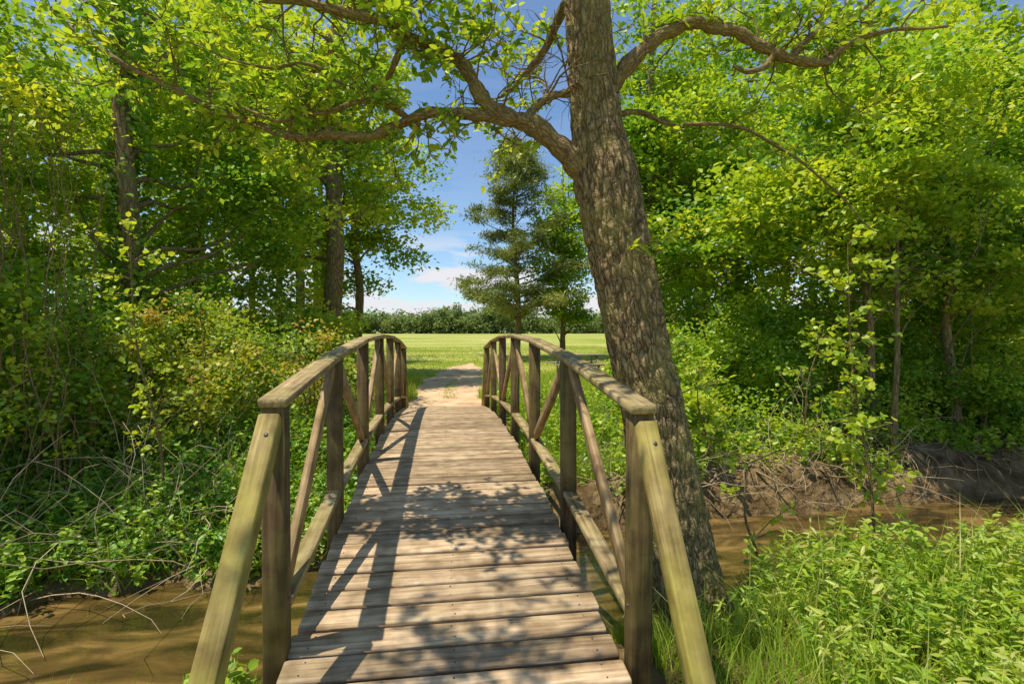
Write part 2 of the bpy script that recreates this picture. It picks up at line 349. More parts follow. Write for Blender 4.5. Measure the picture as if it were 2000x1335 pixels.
for sx in (-1,1):
    x=BX+(.80 if sx>0 else -.765)
    st=2.12 if sx>0 else 2.33
    PYs=[st+(9.76-st)/6*i for i in range(7)]
    for i,yy in enumerate(PYs):
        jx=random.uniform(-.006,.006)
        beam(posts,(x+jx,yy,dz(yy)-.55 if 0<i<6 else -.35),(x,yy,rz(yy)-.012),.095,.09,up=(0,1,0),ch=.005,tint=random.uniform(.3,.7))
        disc(nails,(x-sx*.048,yy,dz(yy)+.25),(-sx,0,0),.007,.006)
        disc(nails,(x-sx*.048,yy,dz(yy)-.06),(-sx,0,0),.009,.008)
    for i in range(6):
        a,b=PYs[i],PYs[i+1]
        e0=.06 if i==0 else 0; e1=.065 if i==5 else 0
        s=(rz(b)-rz(a))/(b-a)
        beam(rails,(x-sx*.004,a-e0+.002,rz(a)-s*e0+.008),(x-sx*.004,b+e1-.002,rz(b)+s*e1+.008),.118,.038,ch=.005,tint=random.uniform(.4,.8))
        la=dz(a)+.20;lb=dz(b)+.20
        beam(low,(x,a+.048,la),(x,b-.048,lb),.09,.04,ch=.005,tint=random.uniform(.3,.7))
        if i%2==0: p0=(x,a+.085,la+.045);p1=(x,b-.085,rz(b)-.045)
        else: p0=(x,a+.085,rz(a)-.045);p1=(x,b-.085,lb+.045)
        beam(diag,p0,p1,.04,.085,up=(0,0,1),ch=.004,tint=random.uniform(.25,.75))
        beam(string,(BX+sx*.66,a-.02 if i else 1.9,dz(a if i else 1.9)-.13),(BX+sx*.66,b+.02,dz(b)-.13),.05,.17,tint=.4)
        if sx>0: beam(string,(BX,a if i else 1.9,dz(a if i else 1.9)-.13),(BX,b,dz(b)-.13),.05,.17,tint=.4)
    foot=A(x-(.05 if sx<0 else -.01),1.28,-.10); head=A(x,st-.052,rz(st)-.06)
    beam(ends,foot,head,.085 if sx<0 else .08,.085,up=(0,-1,1),ch=.006,tint=.6)
    beam(ends,(x,10.6,-.12),(x,9.82,rz(9.76)-.045),.09,.085,up=(0,1,1),ch=.006,tint=.5)
    dv=nrmz(head-foot); nv=nrmz(A(0,-dv[2],dv[1]))
    disc(nails,head-dv*.10+nv*.0415+A(.01,0,0),nv,.010,.004)
posts.build('posts',M_post,bridge);rails.build('handrails',M_rail,bridge);low.build('lower_rails',M_rail,bridge)
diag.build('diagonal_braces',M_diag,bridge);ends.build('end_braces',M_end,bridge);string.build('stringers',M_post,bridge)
nails.build('bolts_and_nails',M_bolt,bridge)

# ------------------------------------------------------------ hero tree
hero=Geo(); limbs=Geo(); hl=Geo()
TP=[(1.66,3.04,-.85),(1.60,3.06,-.55),(1.53,3.10,-.15),(1.46,3.13,.43),(1.35,3.15,1.09),(1.265,3.16,1.42),(1.134,3.175,2.08),(1.043,3.19,2.57),(.987,3.195,2.9),(.954,3.2,3.23),(.915,3.205,3.7),(.86,3.25,4.5),(.85,3.4,5.5),(.95,3.5,6.6),(1.0,3.5,7.8)]
TR=[.48,.35,.275,.235,.20,.192,.192,.205,.165,.155,.145,.125,.095,.06,.02]
P,R=catmull(TP,TR,30)
def barkdisp(RR,an,L):
    out=np.zeros_like(RR)
    for a in range(RR.shape[0]):
        for b in range(RR.shape[1]):
            t=an[b]; r=max(RR[a,b],.02)
            p=Vector((math.cos(t)*r*24,math.sin(t)*r*24,L[a]*6.5))
            n1=noise.noise(p); n2=noise.noise(p*2.4+Vector((5,3,1)))
            ridge=1-abs(n1)*2.2
            out[a,b]=(-.022*max(ridge-.4,0)*1.8+.009*n2)+.022*noise.noise(Vector((math.cos(t)*2,math.sin(t)*2,L[a]*.9)))
            if L[a]<1.0: out[a,b]+=(1.0-L[a])*.10*max(0,math.sin(t*5+.7))
    return out*np.clip(RR/.2,.2,1.2)
tube(hero,P,R,88,disp=barkdisp)
def limb(pts,rad,segs=12,sub=8,amp=.014):
    P,R=catmull(pts,rad,sub)
    P=P.copy()
    for a in range(2,len(P)):
        v=Vector(P[a]*5.0); P[a]+=np.array(noise.noise_vector(v))*amp
    L=np.arange(len(P)); R=R*(1+.12*np.sin(L*.9+P[:,0]*7)+.08*np.sin(L*2.1))
    tube(limbs,P,R,segs); return P,R
LA=limb([(1.03,3.2,2.42),(.90,3.2,2.62),(.634,3.19,2.84),(.434,3.17,2.91),(.276,3.19,3.01),(.181,3.2,3.18),(.054,3.22,3.3),(-.197,3.21,3.39),(-.316,3.17,3.44),(-.685,3.22,3.53),(-.96,3.16,3.51),(-1.376,3.22,3.57),(-1.85,3.3,3.65)],[.13,.085,.065,.055,.048,.042,.038,.034,.032,.028,.024,.018,.008])
LB=limb([(.5,3.17,2.9),(.35,3.18,2.915),(.117,3.21,2.94),(-.105,3.24,2.93),(-.332,3.33,2.86),(-.525,3.35,2.81),(-.718,3.38,2.835),(-.911,3.4,2.81),(-1.187,3.49,2.92),(-1.448,3.53,3.02),(-1.743,3.57,3.17),(-2.0,3.6,3.3),(-2.33,3.65,3.51),(-2.53,3.68,3.73)],[.05,.040,.034,.031,.032,.030,.028,.026,.024,.022,.019,.016,.013,.009])
LC=limb([(-.2,3.26,2.91),(-.3,3.27,2.97),(-.39,3.28,3.01),(-.55,3.3,3.0),(-.77,3.33,2.94),(-1.02,3.37,2.90),(-1.28,3.4,3.0),(-1.5,3.42,3.08)],[.02,.019,.017,.016,.014,.011,.008,.005],8)
LD=limb([(.52,3.17,2.87),(.56,3.17,2.97),(.66,3.18,3.06),(.80,3.2,3.11),(.93,3.25,3.12)],[.03,.027,.025,.025,.03],8)
LE=limb([(.97,3.2,3.02),(1.07,3.19,3.15),(1.265,3.16,3.37),(1.43,3.13,3.49),(1.60,3.1,3.55),(1.755,3.09,3.52),(1.88,3.07,3.49),(2.017,3.05,3.41),(2.18,3.03,3.33),(2.41,3.0,3.3),(2.54,2.98,3.4),(2.8,2.95,3.5),(3.2,2.9,3.53)],[.09,.06,.047,.042,.038,.038,.036,.034,.03,.025,.02,.014,.007])
LF=limb([(2.2,3.03,3.33),(2.32,3.05,3.45),(2.45,3.08,3.56),(2.7,3.12,3.68),(3.0,3.15,3.9)],[.026,.022,.018,.012,.006],8)
LN=limb([(2.1,3.04,3.36),(2.0,3.0,3.24),(1.88,3.0,3.2),(1.8,3.0,3.24)],[.022,.019,.015,.008],8)
LG=limb([(1.05,3.3,2.95),(1.3,3.4,3.1),(1.55,3.43,3.05),(1.9,3.38,3.03),(2.2,3.33,2.95),(2.63,3.27,2.66),(2.95,3.2,2.3)],[.03,.02,.016,.013,.011,.008,.005],8)
LH=limb([(1.02,3.2,3.9),(.6,3.0,4.4),(.1,2.9,4.8),(-.6,2.9,5.1),(-1.4,3.0,5.3)],[.06,.05,.04,.025,.01],8)
LO_shade=limb([(.98,3.18,4.1),(.3,2.6,4.7),(-.6,2.1,5.1),(-1.4,1.8,5.3),(-2.0,1.6,5.4)],[.06,.045,.03,.018,.008],8)  # overhead limb added out of view so its leaves dapple the near deck
LI=limb([(.9,3.3,4.6),(1.5,3.4,5.2),(2.4,3.4,5.7),(3.4,3.3,6.0)],[.06,.05,.03,.01],8)
LK=limb([(-.2,3.2,3.38),(-.35,3.3,3.15),(-.52,3.35,3.10),(-.8,3.3,3.22),(-1.05,3.3,3.18),(-1.5,3.35,3.32)],[.02,.017,.014,.012,.009,.004],8)
LM=limb([(.88,3.35,3.9),(.78,3.9,3.75),(.6,4.5,3.7),(.5,5.0,3.85)],[.04,.03,.02,.01],8)
leafpos=[];leafax=[];leafti=[]
def twig(p,d,length,r,depth,leafy=True,geo=limbs,dens=.030):
    n=6; P=[p.copy()]; d=d/np.linalg.norm(d); q=p.copy()
    for k in range(n):
        d=d+rng.normal(size=3)*.24; d[2]+=.01; d/=np.linalg.norm(d); q=q+d*length/n; P.append(q.copy())
    P=np.array(P); tube(geo,P,np.linspace(r,r*.35,n+1),5)
    if leafy and depth<=1:
        m=max(4,int(length/dens)); base=rng.uniform(.15,.85)
        for k in range(m):
            t=rng.uniform(.15,1)*n; i0=min(int(t),n-1); pp=P[i0]+(P[i0+1]-P[i0])*(t-i0)
            ax=nrmz(P[i0+1]-P[i0])+rng.normal(size=3)*.8
            leafpos.append(pp+rng.normal(size=3)*.006); leafax.append(ax); leafti.append(base+rng.normal()*.14)
    if depth>0:
        for k in range(3):
            t=rng.integers(2,n+1); dd=nrmz(P[t]-P[t-1])+rng.normal(size=3)*.75
            twig(P[t],dd,length*rng.uniform(.45,.75),r*.55,depth-1,leafy,geo,dens)
def spawn(L,count,lo,hi,length,bias,leafy=True,r=.007,dens=.030):
    P,R=L
    for k in range(count):
        t=int(rng.uniform(lo,hi)*(len(P)-2)); 
        d=rng.normal(size=3)+A(*bias)
        twig(P[t],d,length*rng.uniform(.6,1.3),min(r,R[t]*.5),2 if length>.3 else 1,leafy,dens=dens)
spawn(LA,27,.5,1,.42,(-.3,.1,.5)); spawn(LA,13,.38,.6,.32,(-.3,0,.5)); spawn(LB,26,.45,1,.38,(-.3,.3,.45)); spawn(LC,9,.3,1,.28,(-.4,.2,.4)); spawn(LK,10,.2,1,.3,(-.3,0,.2))
spawn(LB,12,.0,.35,.27,(0,.2,-.8)); spawn(LB,14,.5,.95,.27,(0,.2,-.9))
spawn(LE,14,.55,1,.36,(.5,0,.4)); spawn(LF,10,.3,1,.35,(.4,0,.5)); spawn(LG,10,.3,1,.26,(.3,.2,-.2)); spawn(LE,7,.15,.5,.24,(0,0,.8))
spawn(LD,9,.1,.9,.42,(0,.2,1.2),leafy=False,r=.008); spawn(LA,6,.2,.42,.34,(.3,.1,1),leafy=False)
spawn(LH,12,.3,1,.55,(-.3,0,0),r=.012,dens=.045); spawn(LO_shade,22,.2,1,.5,(-.3,-.1,.2),r=.012,dens=.038); spawn(LI,8,.3,1,.6,(.3,0,0),r=.012,dens=.05); spawn(LM,8,.3,1,.4,(0,.3,-.4))
for L0 in (6.0,7.2):
    for k in range(4): twig(A(.95,3.4,L0),rng.normal(size=3)*A(1,1,.4)+A(0,0,.3),rng.uniform(.7,1.0),.015,2,dens=.05)
for (p,d) in (((1.10,3.0,2.06),(.25,-.8,.5)),((1.22,3.0,2.05),(1,-.4,.1)),((1.38,3.3,1.5),(1,-.2,.3)),((1.5,3.1,1.2),(1,-.3,.2)),((1.5,3.2,.8),(.8,-.3,.3)),((1.25,3.5,2.5),(1,.3,.4))):
    twig(A(*p),A(*d),.25,.005,1)
lp=np.array(leafpos);la=np.array(leafax)
leaves(hl,lp,.062,LEAF2,up=.9,tint=np.clip(np.array(leafti),0,1),axis=la*1.5,spread=.5)
ht=hero.build('large_oak_tree',M_bark,smooth=True)
limbs.build('limbs_and_twigs',M_limb,ht,smooth=True); hl.build('leaves',M_leaf,ht)

# ------------------------------------------------------------ generic foliage
def clumps(geo,ells,nclump,nleaf,rc,size,tmpl=LEAF1,tb=(.15,.75),flat=.45,up=.7):
    vol=np.array([e[3]*e[4]*e[5] for e in ells]); pr=vol/vol.sum(); cs=[]
    for k in range(nclump):
        e=ells[rng.choice(len(ells),p=pr)]
        d=nrmz(rng.normal(size=3)); rr=rng.random()**.42
        c=A(e[0],e[1],e[2])+d*rr*A(e[3],e[4],e[5]); cs.append(c)
    cs=np.array(cs); cs[:,2]=np.maximum(cs[:,2],terr(cs[:,0],cs[:,1])+.05)
    idx=np.repeat(np.arange(nclump),nleaf)
    rcl=rng.uniform(.45,1.45,nclump)*rc
    off=nrmz(rng.normal(size=(len(idx),3)))*(rng.random((len(idx),1))**.45)*1.25*A(1,1,flat)
    off=off*rcl[idx][:,None]
    off[:,2]-=.12*(off[:,0]**2+off[:,1]**2)/rc
    pos=cs[idx]+off
    ti=rng.uniform(tb[0],tb[1],nclump)[idx]+rng.normal(size=len(idx))*.12
    leaves(geo,pos,size,tmpl,up=up,tint=np.clip(ti,0,1))
    return cs
def tree(name,base,h,r,ells,nclump,nleaf,rc,size,mat,lean=(0,0),tmpl=LEAF1,tb=(.05,.85),nl=26,bark=None):
    t=Geo(); bx,by=base; bz=float(terr(bx,by))-.2
    P=[];R=[]
    for k in range(9):
        f=k/8; P.append((bx+lean[0]*f+rng.normal()*.05*h/10*(k>0),by+lean[1]*f+rng.normal()*.05*h/10,bz+h*f)); R.append(r*(1.25 if k==0 else 1.0-.85*f))
    P,R=catmull(P,R,4); tube(t,P,R,14)
    lf=Geo(); cs=clumps(lf,ells,nclump,nleaf,rc,size,tmpl,tb)
    for k in rng.choice(len(cs),min(nl,len(cs)),replace=False):
        c=cs[k]; zz=np.clip(c[2]-bz-rng.uniform(.5,2.0),.8,h*.95); i=int(np.clip(zz/h*(len(P)-1),1,len(P)-2)); s=P[i]
        mid=(s+c)/2+rng.normal(size=3)*.25+A(0,0,-.15)
        PP,RR=catmull([s,s*.65+mid*.35+A(0,0,.1),mid,c],[min(R[i]*.45,.07),.04*r/.2,.025*r/.2,.006],4); tube(t,PP,RR,6)
    o=t.build(name,bark or M_bark2,smooth=True); lf.build('foliage',mat,o); return o
# left woods
tree('pine_tree',(-2.95,14.6),16,.29,[(-4.9,14.8,7.6,2.4,2.0,3.6),(-2.4,15.4,8.5,1.5,1.5,2.2),(-1.9,15.2,5.2,1.0,1.2,1.6)],115,190,.72,.155,M_leaf_l,lean=(.2,0))
tree('deciduous_tree',(-5.3,9.9),14,.2,[(-5.0,11.2,6,2.2,1.6,2.9),(-3.6,11.2,4.2,1.5,1.3,1.7),(-6.9,9.6,4.4,1.4,1.5,2.0)],110,190,.6,.13,M_leaf_l,lean=(-.4,0))
tree('deciduous_tree',(-8.6,8.4),12,.15,[(-8.3,8.4,5.2,2.4,2.0,3.3),(-7,7.4,3.4,1.6,1.4,1.6)],110,190,.6,.125,M_leaf_l)
tree('deciduous_tree',(-6.4,14.2),13,.18,[(-6.4,14.6,6.2,3,2.2,4.2)],100,190,.8,.16,M_leaf_l)
tree('deciduous_tree',(-11.5,12),12,.2,[(-11.5,12,5.5,3.4,2.5,4.5)],100,190,.85,.17,M_leaf_l)
tree('deciduous_tree',(-2.9,18.5),13,.17,[(-4.4,19,6.5,2.8,2.4,5),(-1.7,18.6,6.2,1.7,1.5,2.9)],120,190,.8,.17,M_leaf_l,nl=14)
tree('deciduous_tree',(-7.2,5.6),8,.1,[(-6.9,5.9,4.2,1.5,1.6,2.8),(-5.6,6.2,5.0,1.3,1.3,1.4)],80,190,.48,.092,M_leaf_l,tb=(.2,.95))
# right woods
tree('deciduous_tree',(7.8,8.3),8.5,.085,[(7.6,8.6,4.7,2.2,1.8,3.0),(5.9,8.8,3.6,1.4,1.3,1.5)],120,200,.58,.125,M_leaf,lean=(-.5,.3))
tree('deciduous_tree',(9.6,8.4),9,.10,[(9.8,8.6,4.8,2.3,1.8,3.2)],105,200,.58,.125,M_leaf,lean=(-.6,0))
tree('deciduous_tree',(4.7,11.2),12,.13,[(5.4,11.4,5.5,2.1,1.6,4.4),(4.5,11.2,5.0,1.1,1.2,2.6)],125,200,.6,.135,M_leaf)
tree('deciduous_tree',(8.2,13.5),13,.17,[(8.4,13.5,5.8,3.2,2.2,4.6)],105,200,.8,.155,M_leaf_l)
tree('deciduous_tree',(13,11),11,.17,[(13,11,5.0,3.0,2.5,4.0)],95,190,.8,.155,M_leaf)
tree('deciduous_tree',(7.2,18),12,.17,[(7.9,18,6.0,2.1,2.2,4.4)],85,190,.85,.18,M_leaf,nl=12)
tree('deciduous_tree',(7.3,7.4),7,.05,[(7.1,6.9,4.4,1.5,1.1,1.9)],55,190,.45,.10,M_leaf,lean=(-.2,-.3),tb=(.3,.9))
tree('deciduous_tree',(6.7,28),11,.16,[(6.9,28,6.4,1.9,2.0,4.3)],80,180,.85,.2,M_leaf)

def cedar(base,h):
    t=Geo(); lf=Geo(); bx,by=base
    P=np.array([(bx+.15*math.sin(k*.5),by,-.2+h*k/14) for k in range(15)]); tube(t,P,np.linspace(.2,.02,15),10)
    pos=[];ti=[]
    for k in range(100):
        f=rng.uniform(.2,1)**1.05; z=h*f; ln=4.7*(1-f)**.7*rng.uniform(.4,1.2)*min(1,(f-.05)/.2)+.3
        az=rng.uniform(0,2*math.pi); d=A(math.cos(az),math.sin(az),.12+.5*f)
        s=A(bx,by,z-.3); e=s+d*ln; e[2]-=.06*ln
        mid=(s+e)/2+rng.normal(size=3)*.1
        PP,RR=catmull([s,mid,e],[.05*(1-f)+.018,.022,.008],5); tube(t,PP,RR,5)
        nb=rng.integers(3,6)
        for q in range(nb):
            cc=s+(e-s)*rng.uniform(.4,1.0)+rng.normal(size=3)*A(.2,.2,.08); m=int(35+40*ln/4); sp=rng.uniform(.16,.36)
            pos.append(cc+rng.normal(size=(m,3))*A(sp,sp,sp*.38)); ti.append(np.full(m,rng.uniform(.1,.95)))
    pos=np.concatenate(pos); ti=np.concatenate(ti)+rng.normal(size=len(pos))*.1
    for q in range(2):
        leaves(lf,pos+rng.normal(size=pos.shape)*.05,.22,NEED,up=.3,tint=np.clip(ti,0,1))
    o=t.build('cedar_tree',M_bark2,smooth=True); lf.build('foliage',M_cedar,o)
cedar((4.0,27.7),11.8)

def shrub(name,ells,nc,nl,rc,size,mat,tmpl=LEAF1,tb=(.1,.75),stems=14):
    lf=Geo(); cs=clumps(lf,ells,nc,nl,rc,size,tmpl,tb,flat=.7,up=.5)
    st=Geo()
    for k in range(stems):
        c=cs[rng.integers(len(cs))]; b=A(c[0]+rng.normal()*.3,c[1]+rng.normal()*.3,0); b[2]=terr(b[0],b[1])-.05
        PP,RR=catmull([b,(b+c)/2+rng.normal(size=3)*.12,c],[.014,.01,.004],5); tube(st,PP,RR,5)
    o=st.build(name,M_limb,smooth=True); lf.build('foliage',mat,o)
shrub('honeysuckle_shrub',[(-2.6,8.3,.9,1.3,1.3,1.0),(-3.7,7.9,.9,1.2,1.2,1.25),(-1.9,9.6,.6,.9,1.2,.75)],170,135,.32,.07,M_shrub,tb=(.0,.95),stems=80)
shrub('shrub',[(-5.1,6.9,.9,1.2,1.1,1.5),(-6.6,7.1,1.2,1.3,1.2,1.8)],150,140,.36,.085,M_leaf_l,stems=40)
shrub('shrub',[(-4.6,10.5,1.2,1.6,1.2,1.7),(-7.5,10,1.4,2.0,1.2,1.8),(-2.6,12.6,1.0,.9,1.6,1.2)],150,150,.45,.11,M_leaf_l)
shrub('shrub',[(-6,14,1.2,3.2,1.6,2.2),(-11,10,1.5,2.5,2.5,2.5),(-3.2,16.5,1.1,1,1.5,1.3)],140,150,.6,.15,M_ivy)
shrub('shrub',[(4.2,9.2,.6,1.2,.9,1.0),(6.2,9.2,.8,1.4,.9,1.4)],150,150,.4,.095,M_leaf,tb=(.05,.8))
shrub('shrub',[(8.8,9.2,.9,1.6,1.1,1.6),(11.5,9.2,1.2,1.8,1.6,2.0)],150,150,.45,.105,M_leaf,tb=(.05,.7))
shrub('shrub',[(7.6,12.5,1.2,3.0,1.4,2.0),(5.2,12.6,1.0,1.0,1,1.3),(12,13,1.5,3,2,2.5)],140,150,.6,.14,M_ivy)
shrub('shrub',[(7.6,8.1,.0,1.3,.5,.6),(10.2,8.3,.3,1.6,.6,.8),(5.3,8.0,-.05,1.2,.45,.5)],120,120,.3,.08,M_leaf,tb=(0,.8),stems=60)
shrub('shrub',[(3.7,7.7,.35,.7,.35,.45)],45,80,.22,.075,M_leaf,tmpl=ROUND,tb=(.4,.95))
g=Geo(); z=rng.uniform(.3,7.5,5200); a=rng.uniform(0,2*math.pi,5200); rr=.24+rng.random(5200)*.12
k=(np.sin(z*1.3+a)+rng.random(5200)*.8>0); z=z[k];a=a[k];rr=rr[k]
leaves(g,np.stack([-5.3-.03*z+np.cos(a)*rr,9.9+np.sin(a)*rr,z],-1),.10,ROUND,up=.1); g.build('climbing_ivy',M_ivy)
def sapling(base,top,nb,size,tb):
    st=Geo(); lf=Geo(); b=A(*base);t=A(*top)
    P,R=catmull([b,b*.7+t*.3+A(.05,0,0),b*.35+t*.65+A(-.06,0,0),t],[.018,.014,.010,.004],6); tube(st,P,R,6)
    pos=[];ax=[]
    for k in range(nb):
        i=rng.integers(5,len(P)); d=nrmz(rng.normal(size=3)*A(1,1,.3)+A(0,0,.35)); ln=rng.uniform(.15,.5)
        e=P[i]+d*ln; m=(P[i]+e)/2+A(0,0,.03); tube(st,np.array([P[i],m,e]),np.array([.006,.004,.002]),4)
        for q in range(12): pos.append(P[i]+(e-P[i])*rng.uniform(.3,1.05)+rng.normal(size=3)*.03); ax.append(d)
    leaves(lf,np.array(pos),size,ROUND,up=.4,tint=rng.uniform(tb[0],tb[1],len(pos)),axis=np.array(ax))
    o=st.build('sapling',M_limb,smooth=True); lf.build('leaves',M_leaf,o)
sapling((4.45,4.7,-1.1),(4.25,4.9,2.5),44,.08,(.4,.95))
sapling((3.9,7.1,-.5),(3.6,6.8,1.1),26,.08,(.4,.95))
sapling((3.0,6.9,-.6),(2.9,6.7,.9),18,.06,(.4,.95))
sapling((5.4,7.3,-.6),(5.7,7.0,1.6),26,.07,(.3,.9))
sapling((6.5,7.3,-.6),(6.3,7.1,1.3),22,.07,(.3,.9))
sapling((-3.1,6.2,-.5),(-3.3,6.0,2.5),40,.06,(.5,1))
sapling((-4.2,6.3,-.4),(-4.5,6.2,2.0),30,.06,(.5,1))
sapling((2.6,3.9,-.7),(2.5,3.9,.5),7,.06,(.5,1))

# ------------------------------------------------------------ ground cover
def region(n,x0,x1,y0,y1,cond=None):
    x=rng.uniform(x0,x1,n);y=rng.uniform(y0,y1,n)
    k=(terr(x,y)>WZ+.02)&~((np.abs(x-BX)<.98)&(y>1.3)&(y<10.2))&~pathmask(x,y)
    if cond is not None: k&=cond(x,y)
    return x[k],y[k]
def blades(geo,x,y,h,w,lean=.35,tb=(.1,.8)):
    n=len(x); p=np.stack([x,y,terr(x,y)-.01],-1); a=rng.uniform(0,2*math.pi,n)
    s=np.stack([np.cos(a),np.sin(a),0*a],-1); b=rng.uniform(0,2*math.pi,n); d=np.stack([np.cos(b),np.sin(b),0*b],-1)
    H=(h*rng.uniform(.45,1.2,n))[:,None]; ln=H*rng.uniform(.1,1,n)[:,None]*lean*1.6; w=w*rng.uniform(.7,1.3,n)[:,None]
    up=A(0,0,1)
    V=np.stack([p-s*w,p+s*w,p+up*H*.55+d*ln*.3-s*w*.8,p+up*H*.55+d*ln*.3+s*w*.8,p+up*H*.95+d*ln],1)
    o=np.arange(n)[:,None]*5
    geo.add(V.reshape(-1,3),o+np.array([[0,1,3,2]]),o+np.array([[2,3,4]]),np.repeat(rng.uniform(tb[0],tb[1],n),5))
def weeds(geo,x,y,h,size,k=14,tmpl=LEAF2,tb=(.3,.9)):
    n=len(x); z=terr(x,y); H=h*rng.uniform(.5,1.2,n); L=rng.normal(size=(n,2))*.18*h
    base=np.stack([x,y,z],-1); top=base+np.stack([L[:,0],L[:,1],H],-1)
    a=rng.uniform(0,6.28,n); s=np.stack([np.cos(a),np.sin(a),0*a],-1)*.0022
    V=np.stack([base-s,base+s,top+s*.5,top-s*.5],1); o=np.arange(n)[:,None]*4
    geo.add(V.reshape(-1,3),o+np.array([[0,1,2,3]]),None,.4)
    f=rng.uniform(.25,1.02,(n,k)); pos=base[:,None]+(top-base)[:,None]*f[:,:,None]; pos=pos.reshape(-1,3)
    az=rng.uniform(0,6.28,n*k); ax=np.stack([np.cos(az),np.sin(az),.35+0*az],-1)*2
    ti=np.repeat(rng.uniform(tb[0],tb[1],n),k)+rng.normal(size=n*k)*.08
    leaves(geo,pos,size,tmpl,up=1.3,tint=np.clip(ti,0,1),axis=ax)
g=Geo()
rb=lambda x,y: (y<yc(x)-hw(x)*.95)&((x-1.54)**2+(y-3.1)**2>.13)
rc_=lambda x,y: (y<yc(x)-hw(x)-.35)&((x-1.54)**2+(y-3.1)**2>.16)
rd_=lambda x,y: (y<yc(x)-hw(x)-1.0+.5*ss((x-3)/1.5))&((x-1.54)**2+(y-3.1)**2>.16)
x,y=region(46000,.95,6.5,.9,4.9,rb); blades(g,x,y,.20,.0035,lean=.55)
x,y=region(700,.95,6.0,1.0,3.6,rd_); blades(g,x,y,.55,.003,lean=.5,tb=(.5,1))
x,y=region(3200,1.1,6.5,1.0,4.8,lambda x,y:rc_(x,y)&(x+.5*y>2.6)&(np.sin(x*3)+np.sin(y*4+x*2)+rng.normal(size=len(x))*.5>-.3)); weeds(g,x,y,.22,.045,k=20,tmpl=NARR,tb=(.1,.8))
x,y=region(1200,1.6,6.5,1.0,4.8,rd_); weeds(g,x,y,.38,.06,k=22,tmpl=NARR,tb=(.2,.9))
x,y=region(700,2.2,6.5,1.0,4.4,rd_); weeds(g,x,y,.30,.06,k=16,tmpl=LEAF2,tb=(.3,.9))
x,y=region(6000,-5,-.9,1.2,4,rb); blades(g,x,y,.18,.0035)
x,y=region(34,-1.12,-.95,2.3,2.6,rb); weeds(g,x,y,.2,.07,k=8,tmpl=LEAF2,tb=(.2,.7))
g.build('foreground_grass',M_grass)
g=Geo()
lb=lambda x,y:(y>yc(x)+hw(x)*.6)
x,y=region(36000,-9,-.8,4.6,8.8,lb); p=np.stack([x,y,terr(x,y)+rng.random(len(x))**1.5*.32],-1)
cl=.5+.5*np.sin(x*3.1+np.sin(y*2.7)*2)*np.cos(y*3.3); leaves(g,p,.08,LEAF2,up=1.0,tint=np.clip(.05+.6*cl+rng.normal(size=len(x))*.12,0,1))
x,y=region(1300,-8,-.9,4.8,8,lb); weeds(g,x,y,.5,.075,k=18,tb=(.1,.8))
x,y=region(480,-7,-1.1,4.5,5.6,lb); weeds(g,x,y,.48,.085,k=20,tb=(.1,.9))
g.build('bank_creeper',M_ivy)
g=Geo()
x,y=region(9000,-8,-.85,4.6,9,lb); blades(g,x,y,.48,.005,lean=.95)
g.build('bank_grass',M_grass)
g=Geo()
x,y=region(22000,1.0,13,6.0,11.5,lambda x,y:(y>yc(x)+hw(x)+.35)&(np.sin(x*2.9+y)+np.sin(x*1.3)+(y-yc(x)-hw(x)-.8)*2.2>-.2)); p=np.stack([x,y,terr(x,y)+rng.random(len(x))**1.5*.35],-1)
leaves(g,p,.085,LEAF2,up=1.0)
x,y=region(1900,1.0,12,5.8,11,lambda x,y:(y>yc(x)+hw(x)+.35)&(np.sin(x*2.3)+np.sin(y*3+x)>-.6)); weeds(g,x,y,.42,.075,k=18,tb=(.1,.8))
g.build('undergrowth',M_leaf)
g=Geo()
x,y=region(26000,-3.2,6.5,8.2,17); blades(g,x,y,.32,.006,tb=(.1,.9))
x,y=region(14000,1.0,4.2,7.0,10); blades(g,x,y,.3,.005)
x,y=region(40000,-6,14,13,45); blades(g,x,y,.10,.012,tb=(.3,1))
x,y=region(700,-.9,1.2,10.2,24,lambda x,y:~pathmask(x,y)); blades(g,x,y,.15,.006)
yy=rng.uniform(12,16,500); xx=rng.normal(size=500)*.12+pc(yy); blades(g,xx,yy,.08,.005)
g.build('meadow_grass',M_grass)

def sticks(geo,n,x0,x1,y0,y1,L,r,up,cond=None):
    x,y=region(n,x0,x1,y0,y1,cond)
    for a,b in zip(x,y):
        p=A(a,b,float(terr(a,b))-.03); d=nrmz(rng.normal(size=3)*A(1,1,.5)+A(0,0,up)); P=[p]; l=L*rng.uniform(.4,1.2)
        for k in range(6):
            d=nrmz(d+rng.normal(size=3)*.25+A(0,0,-.13)); p=p+d*l/6; p[2]=max(p[2],float(terr(p[0],p[1]))+.005); P.append(p)
        tube(geo,np.array(P),np.linspace(r,r*.3,7)*rng.uniform(.5,1.3),5)
        if rng.random()<.7:
            q=P[3]; d2=nrmz(d+rng.normal(size=3)*.8); tube(geo,np.array([q,q+d2*l*.15,q+d2*l*.3+rng.normal(size=3)*.02]),np.array([r*.4,r*.3,r*.15]),4)
g=Geo()
sticks(g,420,-7.5,-1.8,4.8,6.8,1.8,.0055,1.2,lb)
sticks(g,260,2.2,7.5,6.4,8.2,1.4,.005,1.0,lambda x,y:(y>yc(x)+.8))
sticks(g,50,-1.9,-1.0,5.4,9.0,1.0,.004,.9,lb)
g.build('dead_branches',M_twig,smooth=True)
g=Geo()
